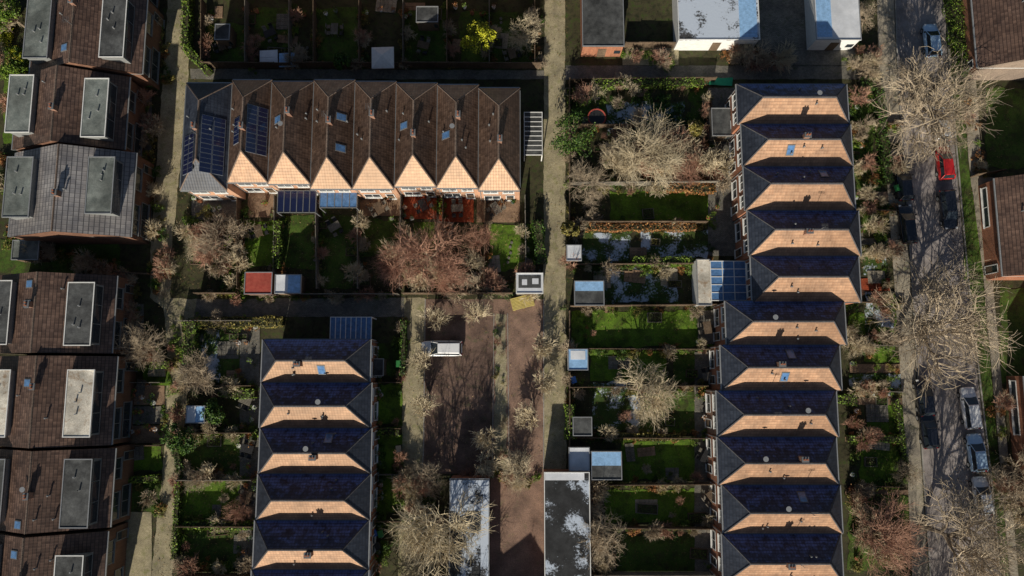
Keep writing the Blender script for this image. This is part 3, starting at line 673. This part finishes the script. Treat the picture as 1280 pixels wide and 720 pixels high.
band(620,395,628,590,14,(2,4),[L_olive,L_dark],.6,6); band(590,596,670,598,8,(4,7),[L_olive,L_mid],.5,5); band(240,370,500,370,26,(3,6),MX,.3,3); band(885,110,892,320,12,(3,6),MX)
band(1098,240,1120,480,20,(3,6),MX,.3,5); band(1060,70,1092,100,8,(4,8),[L_mid,L_olive],.3,5)
band(720,390,880,700,34,(2,5),MX,.4,20); band(230,410,315,710,24,(2,5),MX,.4,16)
mb=MB()
def litter(x0,y0,x1,y1,n,z=.1):
    for _ in range(n):
        x,y=P(R.uniform(x0,x1),R.uniform(y0,y1)); mb.leaf((x,y,z),R.uniform(.04,.09),(0,0,2))
for y in (0,100,200,300): litter(190,y,245,y+100,160)
litter(190,400,245,720,600); litter(502,372,680,600,900); litter(681,0,710,590,500); litter(1095,0,1140,720,900,.15); litter(1185,0,1262,720,1100,.15); litter(710,100,905,720,3200,.13); litter(235,248,680,368,2000,.13); litter(225,400,322,720,1100,.13); litter(1060,100,1130,720,1200,.13)
mb.obj('fallen_leaves',[L_lit],uvs=False)
# ------------------------------------------------------------ vehicles
def car(px,py,ang,paint,kind='hatch'):
    Lc={'hatch':4.2,'estate':4.7,'van':4.9}[kind]; s=Lc/4.4
    x,y=P(px,py,.7); e=empty('parked_car',(x,y,.01),ang)
    st_=[(-2.2,.62,.42,.70),(-2.13,.80,.32,.82),(-1.95,.86,.25,.92),(-1.3,.89,.22,.95),(-.3,.90,.22,.94),(.7,.90,.22,.93),(1.15,.89,.22,.90),(1.7,.86,.24,.82),(2.02,.79,.28,.72),(2.16,.66,.36,.62),(2.2,.5,.42,.56)]
    v=[];f=[]
    for (a,w,z0,z1) in st_:
        h=z1-z0
        half=[(0,z0),(w*.85,z0),(w,z0+h*.3),(w*1.0,z0+h*.65),(w*.95,z1-.06),(w*.78,z1),(0,z1+.035)]
        ring=[(a*s,p[0],p[1]) for p in half]+[(a*s,-p[0],p[1]) for p in half[-2:0:-1]]
        v+=ring
    n=12
    for i in range(len(st_)-1):
        for k in range(n): f.append((i*n+k,i*n+(k+1)%n,(i+1)*n+(k+1)%n,(i+1)*n+k))
    f.append(tuple(range(n-1,-1,-1))); f.append(tuple((len(st_)-1)*n+k for k in range(n)))
    me=bpy.data.meshes.new('body'); me.from_pydata(v,[],f); me.materials.append(paint); me.update()
    for p in me.polygons: p.use_smooth=True
    o=inst(me,'body',parent=e); md=o.modifiers.new('s','SUBSURF'); md.levels=1; md.render_levels=2
    rb,rf={'hatch':(-1.75,.25),'estate':(-1.95,.35),'van':(-2.05,.7)}[kind]; bb,bf={'hatch':(-2.08,1.15),'estate':(-2.12,1.2),'van':(-2.14,1.45)}[kind]
    zt=1.62 if kind=='van' else 1.43; tw=.62 if kind!='van' else .7
    g=MB(); g.hexa([(bb*s,-.8,.86),(bf*s,-.76,.86),(bf*s,.76,.86),(bb*s,.8,.86),(rb*s,-tw,zt-.05),(rf*s,-tw+.03,zt-.05),(rf*s,tw-.03,zt-.05),(rb*s,tw,zt-.05)],0)
    go=g.obj('windows',[m_glass],e,uvs=False); bm_=go.modifiers.new('b','BEVEL'); bm_.width=.06; bm_.segments=2
    r=MB(); r.hexa([(rb*s-.03,-tw-.01,zt-.07),(rf*s+.03,-tw+.02,zt-.07),(rf*s+.03,tw-.02,zt-.07),(rb*s-.03,tw+.01,zt-.07),(rb*s+.05,-tw+.08,zt+.02),(rf*s-.06,-tw+.1,zt+.01),(rf*s-.06,tw-.1,zt+.01),(rb*s+.05,tw-.08,zt+.02)],0)
    for sy in (-1,1):
        r.tube((bf*s,sy*.75,.88),(rf*s,sy*(tw-.03),zt-.05),.05,.045,5,0); r.tube((bb*s,sy*.79,.88),(rb*s,sy*tw,zt-.05),.08,.07,5,0)
        r.tube(((rb+rf)/2*s,sy*.8,.88),((rb+rf)/2*s,sy*(tw+.01),zt-.05),.045,.04,5,1)
    ro=r.obj('roof',[paint,m_plast],e,uvs=False); bm_=ro.modifiers.new('b','BEVEL'); bm_.width=.03; bm_.segments=2
    q=MB()
    for sy in (-1,1):
        q.box(.85*s,min(sy*.86,sy*1.04),.92,1.0*s,max(sy*.86,sy*1.04),1.06,0)
    q.obj('mirrors',[m_plast],e,uvs=False)
    q=MB()
    for sx in (-1.35,1.38):
        for sy in (-1,1):
            for k,(rr,m,w0,w1) in enumerate(((.32,0,.70,.915),(.2,1,.9,.925))):
                pts=[(sx*s+rr*math.cos(6.283*i/18),rr*math.sin(6.283*i/18)+.32) for i in range(18)]
                a=[(p[0],sy*w0,p[1]) for p in pts]; b=[(p[0],sy*w1,p[1]) for p in pts]
                for i in range(18): q.face([a[i],a[(i+1)%18],b[(i+1)%18],b[i]],m)
                q.face(b,m)
    q.obj('wheels',[m_rub,m_alu],e,uvs=False)
    q=MB()
    for sy in (-1,1):
        q.box(1.93*s,min(sy*.45,sy*.72),.6,2.13*s,max(sy*.45,sy*.72),.72,0); q.box(-2.19*s,min(sy*.55,sy*.8),.68,-2.05*s,max(sy*.55,sy*.8),.84,1)
    q.box(-2.21*s,-.26,.5,-2.17*s,.26,.6,2)
    q.obj('lights',[m_white,m_tail,m_woody],e,uvs=False)
m_tail=plain('tail_lamp',(.4,.02,.02),.2,.6)
cw=plain('car_paint_white',(.82,.83,.84),.3,.5,0,1,.04); ck=plain('car_paint_black',(.012,.014,.022),.25,.6,0,1,.04)
cb=plain('car_paint_light_blue',(.50,.70,.90),.25,.5,.1,1,.04); cr=plain('car_paint_red',(.50,.02,.02),.25,.5,0,1,.04); cg=plain('car_paint_silver',(.55,.58,.62),.28,.5,.5,1,.04)
D=math.radians
car(552,435.5,D(180),cw,'estate'); car(1165,50,D(92),cb,'hatch'); car(1176,155,D(93),cg,'hatch'); car(1181,203,D(93),cr,'hatch'); car(1186,262,D(-86),ck,'estate')
car(1130,229,D(93),ck,'hatch'); car(1134,280,D(93),ck,'estate'); car(1156,497,D(94),ck,'hatch'); car(1161,537,D(94),ck,'hatch'); car(1213,510,D(94),cw,'estate'); car(1221,566,D(94),cb,'hatch'); car(1228,620,D(94),cw,'hatch')
# ------------------------------------------------------------ garden objects
def table(px,py):
    e=empty('garden_table',(*P(px,py),.08),R.random()*3); q=MB(); 
    for k in range(6): q.box(-.7,-.42+k*.145,.72,.7,-.42+k*.145+.12,.76,0)
    for a in (-.6,.6):
        for b in (-.35,.35): q.box(a-.04,b-.04,0,a+.04,b+.04,.72,0)
    q.obj('table',[R.choice([m_woodg,m_wood,m_plast])],e)
    for a,b in ((-.4,.8),(.4,.8),(-.4,-.8),(.4,-.8)):
        c=MB(); c.box(a-.22,b-.22,.42,a+.22,b+.22,.46,0); bs=1 if b>0 else -1
        y0,y1=sorted((b+bs*.2,b+bs*.25)); c.box(a-.22,y0,.46,a+.22,y1,.9,0)
        for i in (-.18,.18):
            for j in (-.18,.18): c.box(a+i-.02,b+j-.02,0,a+i+.02,b+j+.02,.42,0)
        c.obj('chair',[m_plast if R.random()<.5 else m_woodg],e)
def pot(px,py):
    q=MB(); q.cyl(0,0,0,.4,.16,.24,10,0); q.cyl(0,0,.4,.43,.26,.26,10,0)
    for _ in range(40): q.leaf((R.gauss(0,.16),R.gauss(0,.16),.5+R.random()*.3),.09,None,1)
    q.obj('potted_plant',[R.choice([m_terr,m_lead,m_white]),R.choice([L_mid,L_dark,L_rust])],None,(*P(px,py),.07),0,False)
def bin_(px,py,c):
    q=MB(); q.hexa([(-.22,-.27,.05),(.22,-.27,.05),(.22,.27,.05),(-.22,.27,.05),(-.28,-.33,1.0),(.28,-.33,1.0),(.28,.33,1.0),(-.28,.33,1.0)],0); q.box(-.3,-.36,1.0,.3,.38,1.07,1); q.cyl(-.2,.3,0,.2,.1,n=8,m=0); q.cyl(.2,.3,0,.2,.1,n=8,m=0)
    q.obj('wheelie_bin',[m_plast,c],None,(*P(px,py),.02),R.random()*.5,False)
m_binb=plain('bin_lid_blue',(.03,.12,.4)); m_bing=plain('bin_lid_green',(.03,.2,.05))
for p in ((326,290),(420,285),(475,262),(620,262),(530,258),(572,262),(890,200),(882,410),(884,470),(880,570),(888,620),(312,560),(310,500),(280,60),(340,45),(420,40),(530,60),(640,70),(890,150),(312,620)): table(*p)
for _ in range(150):
    p=R.choice([(R.uniform(240,655),R.uniform(248,275)),(R.uniform(870,905),R.uniform(110,715)),(R.uniform(300,322),R.uniform(405,715)),(R.uniform(1060,1075),R.uniform(110,715)),(R.uniform(466,478),R.uniform(430,710)),(R.uniform(260,670),R.uniform(8,25)),(R.uniform(150,200),R.uniform(480,555))]); pot(*p)
for p,c in (((470,664),m_binb),((474,680),m_plast),((478,665),m_bing),((1115,238),m_bing),((1120,246),m_plast),((500,455),m_bing),((158,470),m_binb),((162,590),m_bing),((500,560),m_plast),((714,318),m_bing),((716,475),m_binb)): bin_(*p,c)
def parasol(px,py,r,m):
    e=empty('parasol',(*P(px,py,2.4),0),0.03); q=MB(); z=2.2
    c=[(r*a,r*b,z) for a,b in ((-1,-1),(1,-1),(1,1),(-1,1))]
    for k in range(4): q.face([c[k],c[(k+1)%4],(0,0,z+.75)],0); q.face([c[k],c[(k+1)%4],(c[(k+1)%4][0],c[(k+1)%4][1],z-.18),(c[k][0],c[k][1],z-.18)],0)
    q.obj('canopy',[m],e); q=MB(); q.cyl(0,0,0,z+.7,.03,n=6,m=0); q.cyl(0,0,0,.1,.35,n=12,m=0)
    for a in c: q.tube((a[0],a[1],z-.02),(0,0,z+.7),.02,.02,4,0)
    q.obj('pole',[m_alu],e)
parasol(478,71,1.3,m_white)
def pool(px,py,w,d,m,nm='covered_hot_tub'):
    q=MB(); q.box(-w,-d,0,w,d,.75,1); q.box(-w-.06,-d-.06,.75,w+.06,-.02,.86,0); q.box(-w-.06,.02,.75,w+.06,d+.06,.86,0); q.box(-.3,-d-.09,.6,.3,-d-.061,.7,1); q.obj(nm,[m,m_wood],None,(*P(px,py,.8),0),.05)
pool(336,72,1.0,.85,m_snow); pool(359,75,.9,.8,m_blue)
def trampoline(px,py,r):
    q=MB(); n=24
    for k in range(n):
        a=6.2832*k/n;b=6.2832*(k+1)/n
        for r0,r1,m in ((0.01,r*.86,0),(r*.86,r,1)): q.face([(r0*math.cos(a),r0*math.sin(a),.8),(r1*math.cos(a),r1*math.sin(a),.8+.02*m),(r1*math.cos(b),r1*math.sin(b),.8+.02*m),(r0*math.cos(b),r0*math.sin(b),.8)],m)
        if k%4==0: q.tube((r*math.cos(a),r*math.sin(a),0),(r*math.cos(a),r*math.sin(a),.8),.03,.03,5,2)
    q.obj('trampoline',[m_plast,m_redr,m_alu],None,(*P(px,py),0),0,False)
trampoline(745,150,1.1)
# ------------------------------------------------------------ light, sky, camera
EL=math.radians(23); AZ=math.radians(9)
d=Vector((math.sin(AZ)*math.cos(EL),math.cos(AZ)*math.cos(EL),-math.sin(EL)))
sd=bpy.data.lights.new('sun','SUN'); sd.energy=5; sd.angle=math.radians(.5); sd.color=(1,.92,.78)
so=bpy.data.objects.new('sun',sd); scene.collection.objects.link(so); so.rotation_euler=d.to_track_quat('-Z','Y').to_euler(); so.location=(0,-50,60)
w=bpy.data.worlds.new('World'); scene.world=w; w.use_nodes=True; nt=w.node_tree; bg=nt.nodes['Background']
sk=nt.nodes.new('ShaderNodeTexSky'); sk.sky_type='NISHITA'; sk.sun_disc=False; sk.sun_elevation=EL; sk.sun_rotation=math.pi+AZ
nt.links.new(sk.outputs[0],bg.inputs[0]); bg.inputs[1].default_value=.05
cd=bpy.data.cameras.new('Camera'); cd.sensor_width=36; cd.lens=36*F/1280; cd.clip_end=5000; cd.clip_start=1
co=bpy.data.objects.new('Camera',cd); scene.collection.objects.link(co); co.location=(0,CY,HC); co.rotation_euler=(TH,0,0)
scene.camera=co
scene.view_settings.view_transform='Standard'; scene.view_settings.look='None'; scene.view_settings.exposure=0
